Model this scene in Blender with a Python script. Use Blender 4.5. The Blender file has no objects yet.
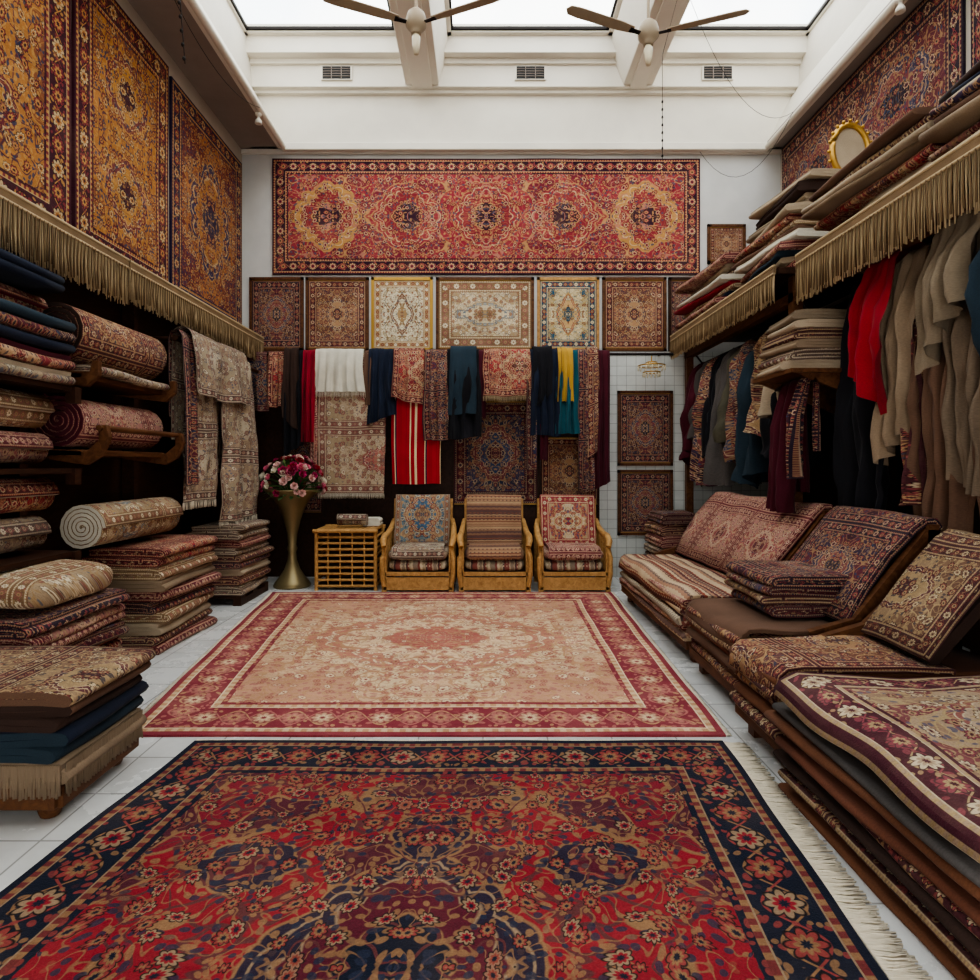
import bpy, bmesh, math, random
from mathutils import Vector, Matrix, noise
random.seed(7)
SC=bpy.context.scene
PI=math.pi
def hexc(h,ds=0.0):
    h=h.lstrip('#'); c=[int(h[i:i+2],16)/255 for i in (0,2,4)]
    c=[(x/12.92 if x<=0.04045 else ((x+0.055)/1.055)**2.4) for x in c]
    l=.25*c[0]+.65*c[1]+.1*c[2]
    return tuple([max(0,x+(l-x)*ds) for x in c]+[1.0])
# ---------------------------------------------------------------- node DSL
class E:
    def __init__(s,g,sock): s.g=g; s.s=sock
    def __add__(s,o): return s.g.m('ADD',s,o)
    __radd__=__add__
    def __sub__(s,o): return s.g.m('SUBTRACT',s,o)
    def __rsub__(s,o): return s.g.m('SUBTRACT',o,s)
    def __mul__(s,o): return s.g.m('MULTIPLY',s,o)
    __rmul__=__mul__
    def __truediv__(s,o): return s.g.m('DIVIDE',s,o)
    def fract(s): return s.g.m('FRACT',s)
    def abs(s): return s.g.m('ABSOLUTE',s)
    def sin(s): return s.g.m('SINE',s)
    def cos(s): return s.g.m('COSINE',s)
    def sqrt(s): return s.g.m('SQRT',s)
class G:
    def __init__(s,name):
        s.mat=bpy.data.materials.new(name); s.mat.use_nodes=True
        s.nt=s.mat.node_tree; s.N=s.nt.nodes; s.L=s.nt.links
        s.bsdf=s.N['Principled BSDF']
    def put(s,inp,v):
        if isinstance(v,E): s.L.new(v.s,inp)
        else: inp.default_value=v
    def m(s,op,a,b=None,c=None,clamp=False):
        n=s.N.new('ShaderNodeMath'); n.operation=op; n.use_clamp=clamp
        s.put(n.inputs[0],a)
        if b is not None: s.put(n.inputs[1],b)
        if c is not None: s.put(n.inputs[2],c)
        return E(s,n.outputs[0])
    def min(s,a,b): return s.m('MINIMUM',a,b)
    def max(s,a,b): return s.m('MAXIMUM',a,b)
    def st(s,t,soft=0.004): return s.m('MULTIPLY_ADD',t,1.0/soft,0.5,True)
    def uvs(s):
        n=s.N.new('ShaderNodeTexCoord')
        q=s.N.new('ShaderNodeSeparateXYZ'); s.L.new(n.outputs['UV'],q.inputs[0])
        return E(s,q.outputs[0]),E(s,q.outputs[1])
    def obj(s): return s.N.new('ShaderNodeTexCoord').outputs['Object']
    def vec(s,x,y,z=0.0):
        n=s.N.new('ShaderNodeCombineXYZ')
        for i,v in enumerate((x,y,z)): s.put(n.inputs[i],v)
        return n.outputs[0]
    def sep(s,sock):
        q=s.N.new('ShaderNodeSeparateXYZ'); s.L.new(sock,q.inputs[0])
        return [E(s,q.outputs[i]) for i in range(3)]
    def noise(s,v,scale,detail=1.0,rough=.5,dist=0.0):
        n=s.N.new('ShaderNodeTexNoise')
        if v is not None: s.L.new(v,n.inputs['Vector'])
        n.inputs['Scale'].default_value=scale; n.inputs['Detail'].default_value=detail
        n.inputs['Roughness'].default_value=rough; n.inputs['Distortion'].default_value=dist
        return E(s,n.outputs[0])
    def vor(s,v,scale,rnd=1.0):
        n=s.N.new('ShaderNodeTexVoronoi'); n.voronoi_dimensions='2D'
        s.L.new(v,n.inputs['Vector']); n.inputs['Scale'].default_value=scale
        n.inputs['Randomness'].default_value=rnd
        return n
    def mix(s,f,a,b,mode='MIX'):
        n=s.N.new('ShaderNodeMixRGB'); n.blend_type=mode
        s.put(n.inputs[0],f); s.put(n.inputs[1],a); s.put(n.inputs[2],b)
        return E(s,n.outputs[0])
    def bump(s,h,strength=.3,dist=.01):
        n=s.N.new('ShaderNodeBump'); n.inputs['Strength'].default_value=strength
        n.inputs['Distance'].default_value=dist
        s.L.new(h.s,n.inputs['Height']); s.L.new(n.outputs[0],s.bsdf.inputs['Normal'])
    def done(s,col,rough=.9,metal=0.0,sheen=0.0):
        s.put(s.bsdf.inputs['Base Color'],col)
        s.bsdf.inputs['Roughness'].default_value=rough
        s.bsdf.inputs['Metallic'].default_value=metal
        s.bsdf.inputs['Specular IOR Level'].default_value=.15
        if sheen: s.bsdf.inputs['Sheen Weight'].default_value=sheen
        return s.mat

def rug_mat(name,W,L,pal,med=1,fs=6.0,bw=.16,tile=False,ms=(.62,.62),span=.75,seed=0.0,vine=.016,flow=1.0,wear=.26,medax='y',dens=.55,mk=.62,ds=.09,f1=None,grain=1.0,diamond=False,outer=None,fade=.16,core=None,bl=None,pend=None):
    c={k:hexc(v,ds) for k,v in pal.items()}
    core=hexc(core,ds) if core else c['border']; bl=hexc(bl,ds) if bl else c['light']
    g=G(name); u,v=g.uvs()
    if tile: x=(u/W).fract()*W; y=(v/L).fract()*L
    else: x=u*W; y=v*L
    ex=g.min(x,W-x); ey=g.min(y,L-y); e=g.min(ex,ey)
    hz=g.st(ex-ey)
    cx=(x-W/2).abs(); cy=(y-L/2).abs()
    s_=cy+(cx-cy)*hz
    V0=g.vec(cx,cy,seed)
    w1=g.noise(V0,fs*.8,0)-.5; w2=g.noise(g.vec(cy,cx,seed+7.3),fs*.8,0)-.5
    wx=cx+w1*(.75/fs); wy=cy+w2*(.75/fs)
    V=g.vec(wx,wy,seed)
    Vf=g.vec(wx*fs+seed*3.1,wy*fs+seed,0.0)
    n1=g.noise(V,f1 or fs*.5,.8)
    n2=g.noise(g.vec(wx,wy,seed+3.7),fs*.85,.4)
    col=c['field']
    Wf=W-2*bw; Lf=L-2*bw
    if med>0:
        if medax=='y':
            my=((y-bw)/(Lf/med)); my=((my.fract())-.5)*(Lf/med); mx=x-W/2; ax=Wf/2*ms[0]; ay=Lf/med/2*ms[1]
        else:
            mx=((x-bw)/(Wf/med)); mx=((mx.fract())-.5)*(Wf/med); my=y-L/2; ax=Wf/med/2*ms[0]; ay=Lf/2*ms[1]
        px=mx/ax; py=my/ay
        if diamond:
            rm=px.abs()+py.abs()+((px*14.0).cos()+(py*14.0).cos())*.025
        else:
            th=g.m('ARCTAN2',py,px)
            rr=(px*px+py*py).sqrt()
            lob=(th*4.0).cos()*.07+((th*8.0).cos()).abs()*.09+(w1+w2)*.25+.96
            rm=rr/lob
        def disc(col,rad,cc): return g.mix(g.st(rad-rm,.02),col,cc)
    if span>0:
        sx=(W/2-bw-cx)/(Wf/2); sy=(L/2-bw-cy)/(Lf/2)
        ts=g.m('ARCTAN2',sy,sx)
        rs=(sx*sx+sy*sy).sqrt()/(((ts*8.0).cos()).abs()*.12+(w1+w2)*.3+.95)
        col=g.mix(g.st(span+.022-rs,.012),col,c['gold'])
        col=g.mix(g.st(span-rs,.012),col,c['span'])
    a=g.st(n1-.56,.012)
    col=g.mix(a,col,c['field2'])
    col=g.mix(g.st(vine*.6-(n1-.56).abs(),.007),col,c['gold'])
    col=g.mix(g.st(vine*.5-(n1-.42).abs(),.007),col,c['vine'])
    if med>0:
        mc=c['med']
        if outer: mc=g.mix(g.st((x-W/2).abs()-Wf/med*1.5,.02),c['med'],hexc(outer,ds))
        col=disc(col,1.0,c['gold']); col=disc(col,.965,mc)
        col=g.mix(g.st(.015-(rm-.86).abs(),.015),col,c['light'])
        col=disc(col,.74,c['light']); col=disc(col,.715,c['med2'])
        col=disc(col,.42,c['gold']); col=disc(col,.39,core)
    if pend:
        for (off,rx,ry,ang) in pend:
            qx_=(mx.abs()-off*math.sin(ang))/rx; qy_=(my.abs()-off*math.cos(ang))/ry
            pr_=(qx_*qx_+qy_*qy_).sqrt()/(((g.m('ARCTAN2',qy_,qx_)*4.0).cos()).abs()*.14+(w1+w2)*.4+.93)
            col=g.mix(g.st(1.0-pr_,.04),col,c['gold']); col=g.mix(g.st(.92-pr_,.04),col,c['med']); col=g.mix(g.st(.5-pr_,.04),col,c['acc2']); col=g.mix(g.st(.4-pr_,.04),col,c['med2'])
    col=g.mix(g.st(vine-(n2-.5).abs(),.01),col,c['vine'])
    n3=g.noise(g.vec(wx,wy,seed+11.7),fs*2.1,.3)
    col=g.mix(g.st(vine*1.3-(n3-.5).abs(),.02)*.7,col,c['gold'])
    vl=g.vor(g.vec(wx*fs*2.7+1.3,wy*fs*2.7,0.0),1.0)
    ld=E(g,vl.outputs['Distance']); lc=g.sep(vl.outputs['Color'])
    lm=g.st((.32)-ld,.08)*g.st(lc[0]-(1-dens),.05)
    lcol=g.mix(g.st(lc[1]-.5,.05),c['gold'],c['acc'])
    col=g.mix(lm*.85,col,lcol)
    vf=g.vor(Vf,1.0,.85)
    pq=g.sep(vf.outputs['Position']); fc=g.sep(vf.outputs['Color'])
    qx=wx*fs+seed*3.1-pq[0]; qy=wy*fs+seed-pq[1]
    fr=E(g,vf.outputs['Distance']); ft=g.m('ARCTAN2',qy,qx)
    rp=(((ft*4.0+fc[2]*6.0).cos()).abs()*.11+.15+fc[1]*.09)*flow
    sel=g.st(fc[0]-.5,.05)
    col=g.mix(g.st(rp+.05-fr,.04),col,c['dark'])
    col=g.mix(g.st(rp-fr,.04),col,g.mix(sel,c['acc2'],c['light']))
    col=g.mix(g.st(rp*.66-fr,.04),col,g.mix(sel,c['gold'],c['field']))
    col=g.mix(g.st(rp*.33-fr,.04),col,c['border'])
    b=bw; m=mk*b
    t=e-.5*b
    ss=s_/m
    q=(ss.fract()-.5)*m
    alt=g.st((ss*.5).fract()-.5,.02)
    vn=(ss*PI).sin()*(.2*b)
    bc=c['border']
    bc=g.mix(g.st(.018*b-(t-vn).abs(),.012*b),bc,c['gold'])
    bc=g.mix(g.st(.018*b-(t+vn).abs(),.012*b),bc,c['acc2'])
    bc=g.mix(lm*.8,bc,g.mix(g.st(lc[1]-.4,.05),c['gold'],c['acc2']))
    br=(q*q+t*t).sqrt(); bt=g.m('ARCTAN2',t,q)
    brp=(((bt*4.0).cos()).abs()*.09+.13)*min(b,m*1.7)
    bc=g.mix(g.st(brp+.03*b-br,.02*b),bc,c['dark'])
    bc=g.mix(g.st(brp-br,.02*b),bc,g.mix(alt,c['acc2'],bl))
    bc=g.mix(g.st(brp*.62-br,.02*b),bc,g.mix(alt,c['gold'],c['field']))
    bc=g.mix(g.st(brp*.3-br,.02*b),bc,c['border'])
    gd=g.mix(g.st((s_/(b*.16)).fract()-.5,.1),c['guard'],c['gold'])
    def band(lo,hi,base,cc):
        mk_=g.st(e-lo,.002)*g.st(hi-e,.002); return g.mix(mk_,base,cc)
    bc=band(.09*b,.17*b,bc,gd)
    bc=band(.84*b,.92*b,bc,gd)
    bc=band(.17*b,.19*b,bc,c['light']); bc=band(.82*b,.84*b,bc,c['light'])
    bc=band(-1,.09*b,bc,c['edge'])
    col=g.mix(g.st(b-e,.003),col,bc)
    pv=g.noise(g.vec(x,y,seed),130.0,3.0,.7)
    lv=g.noise(g.vec(x,y,seed+2),2.6,4.0,.6)
    ab=g.noise(g.vec(x*2.5,y*28.0,seed),1.0,2.0)
    k=(pv-.5)*(1.1*grain)+(lv-.5)*(wear*2.4)+(ab-.5)*.4+1.0
    col=g.mix(g.m('MULTIPLY_ADD',lv,1.6,-.72,True)*fade,col,c['light'])
    col=g.mix(1.0,col,E(g,g.vec(k,k,k)),'MULTIPLY')
    g.bump(pv,.6,.006)
    return g.done(col,.95,sheen=.03)

def kilim_mat(name,cols,period=.5,zig=.008,swap=False):
    g=G(name); u,v=g.uvs()
    if swap: u,v=v,u
    z=((v*14.0).fract()-.5).abs()*zig*2
    t=((u+z)/period).fract()
    n=g.N.new('ShaderNodeValToRGB'); r=n.color_ramp; r.interpolation='CONSTANT'
    rr=random.Random(name); k=len(cols)*3
    r.elements[0].position=0; r.elements[0].color=hexc(cols[0]); r.elements[1].position=.04; r.elements[1].color=hexc(cols[1])
    p=.04
    for i in range(2,min(k,26)):
        p+=rr.uniform(.5,1.4)/k
        if p>=1: break
        el=r.elements.new(p); el.color=hexc(cols[rr.randrange(len(cols)) if i>len(cols) else i%len(cols)])
    g.L.new(t.s,n.inputs[0]); col=E(g,n.outputs[0])
    a=((u*26.0).fract()-.5).abs()+((v*22.0).fract()-.5).abs()
    sel=g.st(((u*4.7).fract()-.5),.02)
    if not swap: col=g.mix(g.st(.28-a,.06)*sel*.8,col,hexc(cols[-1]))
    pv=g.noise(g.vec(u,v,0.0),130.0,3.0,.7); lv=g.noise(g.vec(u,v,2.0),4.0,3.0); k2=(pv-.5)*.8+(lv-.5)*.6+1.0
    col=g.mix(1.0,col,E(g,g.vec(k2,k2,k2)),'MULTIPLY')
    g.bump(pv,.45,.004)
    return g.done(col,.94)
def cloth_mat(name,h,var=.25,rough=.92,sheen=.03):
    g=G(name); u,v=g.uvs()
    pv=g.noise(g.vec(u,v,0.0),180.0,2.0); lv=g.noise(g.vec(u,v,1.0),5.0,3.0)
    k=(pv-.5)*.6+(lv-.5)*var*2.4+1.0
    col=g.mix(1.0,hexc(h,.05),E(g,g.vec(k,k,k)),'MULTIPLY'); g.bump(pv,.35,.003)
    return g.done(col,rough,sheen=sheen)
def wood_mat(name,a,b,scale=1.0,rough=.5):
    g=G(name); x,y,z=g.sep(g.obj())
    n=g.noise(g.vec(x*14.0*scale,y*3.0*scale,z*14.0*scale),1.5,4.0,.6,1.0)
    n2=g.noise(g.vec(x*2.0,y*2.0,z*2.0),30.0,3.0)
    col=g.mix(g.m('MULTIPLY_ADD',n,2.2,-.6,True),hexc(a),hexc(b))
    g.bump(n2,.12,.004)
    return g.done(col,rough)
def plain(name,h,rough=.6,metal=0.0,nv=.08,sc=6.0,bmp=.05):
    g=G(name); o=g.obj(); n=g.noise(o,sc,5.0,.6); k=(n-.5)*nv*4+1.0
    col=g.mix(1.0,hexc(h),E(g,g.vec(k,k,k)),'MULTIPLY')
    g.bump(g.noise(o,sc*8,3.0),bmp,.01)
    return g.done(col,rough,metal)
def tile_mat(name,ca,cg,size,rough=.3,axes=(0,1),gw=.02):
    g=G(name); o=g.sep(g.obj()); a=o[axes[0]]/size; b=o[axes[1]]/size
    fa=((a.fract()-.5).abs()); fb=((b.fract()-.5).abs())
    mk=g.max(g.st(fa-(.5-gw),.01),g.st(fb-(.5-gw),.01))
    n=g.noise(g.vec(g.m('FLOOR',a),g.m('FLOOR',b),0.0),5.3,0.0); n3=g.noise(g.obj(),2.5,6.0,.65)
    k=(n-.5)*.2+(n3-.5)*.6+1.0
    col=g.mix(1.0,hexc(ca),E(g,g.vec(k,k,k)),'MULTIPLY')
    col=g.mix(mk,col,hexc(cg)); g.bump(1.0-mk,.3,.004)
    m=g.done(col,rough); g.bsdf.inputs['Specular IOR Level'].default_value=.5
    rr=g.m('MULTIPLY_ADD',n3,.5,rough-.2); g.L.new(rr.s,g.bsdf.inputs['Roughness'])
    return m
def P(field,field2,border,gold,light,acc,acc2,med,med2,span,vine=None,guard=None,edge=None,dark='#1a1214'):
    return dict(field=field,field2=field2,border=border,gold=gold,light=light,acc=acc,acc2=acc2,med=med,med2=med2,span=span,
        vine=vine or gold,guard=guard or field,edge=edge or border,dark=dark)
pNear=P('#861424','#521e2a','#151a2a','#85603f','#8a7055','#242a3e','#863632','#2a2032','#581828','#7a1828',vine='#5c2c2e',guard='#6c2a2a')
pFar=P('#d2b48c','#c8a27e','#84303a','#b58860','#dac29c','#a6685e','#ae685e','#b4725c','#d8b68e','#bc8a6c',vine='#b58460',guard='#c8a882',edge='#8a343e',dark='#945c50')
pOrg=P('#b0722e','#8c502c','#461a28','#c08c44','#c6a87a','#2a3858','#883236','#783036','#b47a2e','#8c502c',vine='#5a303c',guard='#843236')
pOrg2=P('#a05e2e','#763428','#2e2240','#b88848','#c0a072','#28365a','#8a3438','#403050','#a66c30','#6c2c34',vine='#4c2a3e',guard='#945a2c')
pLong=P('#8e2836','#782434','#36182a','#b0804e','#be9c76','#484658','#9a4444','#8e2c36','#862832','#8c4a3a',vine='#a46656',guard='#802836')
pDark=P('#622a36','#482630','#2e2230','#9c7652','#b6987a','#2e405c','#8c3c40','#403850','#7a3c44','#3e2c42')
pBrown=P('#8e5c48','#704436','#50282c','#ac885c','#c4aa88','#3e3e50','#8e4240','#603034','#a87c58','#6a4240')
pCream=P('#c8b694','#b8a080','#7e6044','#a2845c','#d4c4a6','#5c626c','#96584c','#788084','#cab894','#a28a6c',dark='#6b5646')
pCr2=P('#d6c8a8','#c4b08a','#ac885a','#8e6e4a','#e4dac2','#4a5a6a','#9c483c','#80563e','#dacca8','#b4945f',dark='#5b4636')
pBlue=P('#ccb890','#b8a276','#1d465c','#b0925a','#d4c49e','#205a70','#984638','#9c4030','#c89e66','#225670')
pRedC=P('#982832','#7c202d','#561b25','#b28c64','#c6aa88','#3b3244','#9c4c4a','#b28c66','#862432','#985848')
pGrey=P('#a99a86','#95866e','#5c4840','#9e886a','#c4b69c','#565664','#8a5450','#6e524e','#b0a28a','#8a725e',dark='#463b36')
pNavy=P('#242c42','#2f2f42','#4c1f28','#8c6e4e','#aa9074','#54303e','#763438','#6c3036','#2c3c58','#343450')
pRose=P('#a05654','#884042','#682a32','#b08e6c','#c8ae90','#5e404c','#b48474','#b68e76','#8a3e44','#aa746a',dark='#4c2a30')
pTan=P('#907558','#7a5c46','#4f2c2e','#a48860','#c0aa86','#3e3842','#7c3c38','#603438','#987c58','#6e4e3e')
M={}
M['near']=rug_mat('rug_crimson_wool',2.75,2.85,pNear,1,9.0,.34,ms=(.40,.42),span=.5,seed=1.3,vine=.022,dens=.7,mk=.5,f1=3.2,flow=.85,wear=.3,
    pend=[(.62,.17,.14,0),(.78,.2,.15,math.radians(55))])
M['far']=rug_mat('rug_peach_cream_wool',3.4,3.6,pFar,1,8.5,.44,ms=(.74,.56),span=.6,seed=4.1,vine=.024,dens=.65,mk=.4,f1=3.5,flow=.8,core='#a8584e',bl='#bc9070')
M['wl1']=rug_mat('wall_rug_orange_a',1.7,2.1,pOrg,2,10,.26,ms=(.6,.75),span=.0,seed=2.2,f1=4,dens=.7)
M['wl2']=rug_mat('wall_rug_orange_b',1.5,2.1,pOrg,2,10.5,.24,ms=(.65,.7),span=.0,seed=5.2,f1=4.4,dens=.7)
M['wl3']=rug_mat('wall_rug_orange_c',1.7,2.1,pOrg2,1,10,.2,ms=(.7,.7),span=.6,seed=6.7,f1=4)
M['long']=rug_mat('wall_rug_long_red',5.36,1.46,pLong,5,9.5,.2,ms=(.84,.78),span=0,seed=3.3,medax='x',f1=4,flow=.8,outer='#ae7c3a')
M['wr1']=rug_mat('wall_rug_crimson',3.2,1.1,pDark,2,9.5,.2,ms=(.8,.8),span=.0,seed=8.1,medax='x')
M['fD']=rug_mat('framed_dark',.8,.95,pDark,1,14,.13,ms=(.8,.7),span=.6,seed=1)
M['fB']=rug_mat('framed_brown',.8,.95,pBrown,1,14,.12,ms=(.55,.6),span=.7,seed=2)
M['fC']=rug_mat('framed_cream',.8,.95,pCr2,1,14,.1,ms=(.62,.85),span=.0,seed=3,flow=.55,dens=.3,diamond=True)
M['fW']=rug_mat('framed_wide_beige',1.2,.95,pCream,1,14,.17,ms=(.8,.5),span=.5,seed=4)
M['fL']=rug_mat('framed_blue',.8,.95,pBlue,1,13,.12,ms=(.72,.9),span=.4,seed=5,flow=.7,diamond=True)
tl=dict(tile=True,fs=15,bw=.085)
M['tRed']=rug_mat('carpet_red',.7,.9,pRedC,1,seed=1,**tl)
M['tCream']=rug_mat('carpet_cream',.6,.8,pCream,1,seed=2,**tl)
M['tGrey']=rug_mat('carpet_grey_beige',.65,.9,pGrey,1,seed=3,**tl)
M['tNavy']=rug_mat('carpet_navy',.7,.9,pNavy,1,seed=4,**tl)
M['tRose']=rug_mat('carpet_rose',.6,.8,pRose,1,seed=5,**tl)
M['tTan']=rug_mat('carpet_tan',.6,.8,pTan,1,seed=6,**tl)
M['tBrown']=rug_mat('carpet_brown',.6,.8,pBrown,1,seed=7,**tl)
M['tDark']=rug_mat('carpet_dark',.6,.8,pDark,1,seed=8,**tl)
M['hCream']=rug_mat('hung_cream_medallion',.78,1.7,P('#b49e82','#a48c70','#785248','#987e60','#c4b498','#6a5a5c','#924a48','#923840','#a45a50','#9c8668',dark='#5b463e'),1,13,.1,tile=True,ms=(.6,.5),span=.5,seed=2.5)
M['k1']=kilim_mat('kilim_rust',['#86483a','#b29a7c','#603a3a','#9e7860','#725a52','#bca486'],.4)
M['k2']=kilim_mat('kilim_grey',['#8a7c6c','#b2a48c','#5c4846','#865048','#9e9076','#c2b498'],.35)
M['k3']=kilim_mat('kilim_stripe_red',['#961a28','#961a28','#ccb892','#1d2236','#a01c2a','#961a28'],.36,0,True)
M['k4']=kilim_mat('kilim_brown_fine',['#7c4e3c','#9c7c60','#6a4238','#8e6a52','#80604c','#a88c6c','#5c4440'],.3,.004)
C={}
for n,h in dict(black='#1a191d',navy='#1e2434',red='#881828',brightred='#8e1826',cream='#a4927a',ivory='#c8c0ae',brown='#654a3a',rust='#704432',
    tan='#84705a',teal='#1f505a',gold='#b08830',burg='#481622',grey='#504b48',olive='#504c3e',
    dkteal='#26343e',umber='#382822',linen='#7e6e5a',mush='#6e5d4c',wbrown='#6e4630').items():
    C[n]=cloth_mat('fabric_'+n,h)
FR=cloth_mat('fringe_gold','#bca47e',.3); FRW=cloth_mat('fringe_ivory','#dccfb8',.15)
VAL=cloth_mat('valance_braid','#7a6246',.4)
WD=wood_mat('wood_dark','#251710','#40271b'); WM=wood_mat('wood_medium','#422718','#6c472d'); WL=wood_mat('wood_honey','#90663a','#c49860')
WR=wood_mat('wood_walnut','#40261a','#68432c')
GOLD=plain('gilt_gold','#b89048',.35,.7); BRASS=plain('aged_brass','#8a7a58',.4,.6)
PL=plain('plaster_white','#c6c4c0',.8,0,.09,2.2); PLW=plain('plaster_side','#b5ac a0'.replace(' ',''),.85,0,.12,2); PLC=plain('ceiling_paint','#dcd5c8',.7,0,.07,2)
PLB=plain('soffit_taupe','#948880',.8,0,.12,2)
TILEW=tile_mat('tile_wall_white','#c4c4be','#85847e',.12,.3,(0,2))
FLO=tile_mat('tile_floor_white','#cccbc8','#969490',.33,.2,(0,1),.012)
IRON=plain('metal_dark','#2a2624',.5,.5); BULB=plain('bulb_glass','#d8ccb0',.15); FANM=plain('fan_blade_beige','#a0907a',.5)
GRILL=plain('vent_dark','#303030',.6)

# ---------------------------------------------------------------- mesh builder
class MB:
    def __init__(s): s.v=[];s.f=[];s.uv=[];s.mi=[];s.mats=[];s.sm=[]
    def mid(s,m):
        if m not in s.mats: s.mats.append(m)
        return s.mats.index(m)
    def face(s,idx,uv,mi,sm=False): s.f.append(idx); s.uv.append(uv); s.mi.append(mi); s.sm.append(sm)
    def box(s,x0,x1,y0,y1,z0,z1,m,rot=None,piv=None):
        b=len(s.v); P8=[Vector((x,y,z)) for x in (x0,x1) for y in (y0,y1) for z in (z0,z1)]
        if rot:
            pv=Vector(piv) if piv else Vector(((x0+x1)/2,(y0+y1)/2,(z0+z1)/2))
            P8=[pv+rot@(p-pv) for p in P8]
        s.v+=P8; mi=s.mid(m)
        for q,(a,c) in (((0,1,3,2),(1,2)),((4,6,7,5),(1,2)),((0,4,5,1),(0,2)),((2,3,7,6),(0,2)),((0,2,6,4),(0,1)),((1,5,7,3),(0,1))):
            s.face([b+i for i in q],[(P8[i][a],P8[i][c]) for i in q],mi)
    def grid(s,nu,nv,fn,m,sm=True,cu=False):
        b=len(s.v); mi=s.mid(m); U=[]
        for i in range(nu+(0 if cu else 1)):
            for j in range(nv+1):
                p,uv=fn(i/nu,j/nv); s.v.append(Vector(p)); U.append(uv)
        ni=nu if cu else nu+1
        for i in range(nu):
            for j in range(nv):
                a=i*(nv+1)+j; c=((i+1)%ni)*(nv+1)+j
                q=[a,c,c+1,a+1]; uu=[U[k] for k in q]
                if cu and i==nu-1:
                    p1,w1=fn(1.0,j/nv); p2,w2=fn(1.0,(j+1)/nv); uu=[U[a],w1,w2,U[a+1]]
                s.face([b+k for k in q],uu,mi,sm)
    def lathe(s,prof,c,m,n=24,sc=(1,1)):
        c=Vector(c)
        def fn(u,v):
            k=v*(len(prof)-1); i=int(round(k)); r,z=prof[i]; a=u*2*PI
            return c+Vector((r*math.cos(a)*sc[0],r*math.sin(a)*sc[1],z)),(a*.3,z)
        s.grid(n,len(prof)-1,fn,m,True,True)
    def tube(s,pts,r,m,n=8):
        pts=[Vector(p) for p in pts]; N=len(pts)
        def fr(i):
            t=(pts[min(i+1,N-1)]-pts[max(i-1,0)]).normalized()
            up=Vector((0,0,1)) if abs(t.z)<.95 else Vector((1,0,0))
            a=t.cross(up).normalized(); return a,t.cross(a).normalized()
        F=[fr(i) for i in range(N)]
        def fn(u,v):
            i=int(round(v*(N-1))); a,b=F[i]; an=u*2*PI
            rr=r[i] if isinstance(r,(list,tuple)) else r
            return pts[i]+a*math.cos(an)*rr+b*math.sin(an)*rr,(u*.2,v*.5)
        s.grid(n,N-1,fn,m,True,True)
        for i in (0,N-1):
            rr=r[i] if isinstance(r,(list,tuple)) else r
            a,b=F[i]; bs=len(s.v)
            for k in range(n): s.v.append(pts[i]+a*math.cos(2*PI*k/n)*rr+b*math.sin(2*PI*k/n)*rr)
            s.face(list(range(bs,bs+n)),[(0,0)]*n,s.mid(m))
    def prism(s,poly,O,A,B,Cc,th,m):
        O=Vector(O);A=Vector(A);B=Vector(B);Cc=Vector(Cc); b=len(s.v); n=len(poly); mi=s.mid(m)
        for k in (0,1):
            for (x,y) in poly: s.v.append(O+A*x+B*y+Cc*(th*k))
        s.face([b+i for i in range(n)][::-1],[poly[i] for i in range(n)][::-1],mi)
        s.face([b+n+i for i in range(n)],[poly[i] for i in range(n)],mi)
        for i in range(n):
            j=(i+1)%n; s.face([b+i,b+j,b+n+j,b+n+i],[(poly[i][0],0),(poly[j][0],0),(poly[j][0],th),(poly[i][0],th)],mi)
    def ribbon(s,path,t,w,O,A,B,Cc,m,nw=4,jit=.004,seed=0,edge=None,wav=0.0):
        O=Vector(O);A=Vector(A);B=Vector(B);Cc=Vector(Cc); N=len(path); b=len(s.v)
        mi=s.mid(m); me=s.mid(edge) if edge else mi
        ln=[0]
        for i in range(1,N): ln.append(ln[-1]+math.hypot(path[i][0]-path[i-1][0],path[i][1]-path[i-1][1]))
        for i in range(N):
            p0=path[max(i-1,0)]; p1=path[min(i+1,N-1)]; dx=p1[0]-p0[0]; dy=p1[1]-p0[1]; L=math.hypot(dx,dy) or 1
            nx,ny=-dy/L,dx/L
            for j in range(nw+1):
                c=w*j/nw
                nz=noise.noise(Vector((path[i][0]*2.2,path[i][1]*2.2+seed*5.1,c*2.2+seed)))
                nb=noise.noise(Vector((path[i][0]*3+9,path[i][1]*3+seed*2.1,c*2.5+seed)))
                cc=c+nb*jit*3 if j in (0,nw) else c
                for sd in (-.5,.5):
                    s.v.append(O+A*(path[i][0]+nx*t*sd+nb*jit*2)+B*(path[i][1]+ny*t*sd+nz*jit*1.2+wav*nz)+Cc*cc)
        def id(i,j,sd): return b+(i*(nw+1)+j)*2+sd
        for i in range(N-1):
            for j in range(nw):
                uv=[(ln[i],w*j/nw),(ln[i+1],w*j/nw),(ln[i+1],w*(j+1)/nw),(ln[i],w*(j+1)/nw)]
                s.face([id(i,j,1),id(i+1,j,1),id(i+1,j+1,1),id(i,j+1,1)],uv,mi,True)
                s.face([id(i,j,0),id(i,j+1,0),id(i+1,j+1,0),id(i+1,j,0)],[uv[0],uv[3],uv[2],uv[1]],mi,True)
            for j in (0,nw):
                uv=[(ln[i],0),(ln[i+1],0),(ln[i+1],t),(ln[i],t)]
                s.face([id(i,j,0),id(i+1,j,0),id(i+1,j,1),id(i,j,1)],uv,me,False)
        for i in (0,N-1):
            for j in range(nw):
                s.face([id(i,j,0),id(i,j+1,0),id(i,j+1,1),id(i,j,1)],[(0,w*j/nw),(0,w*(j+1)/nw),(t,w*(j+1)/nw),(t,w*j/nw)],me,False)
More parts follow.
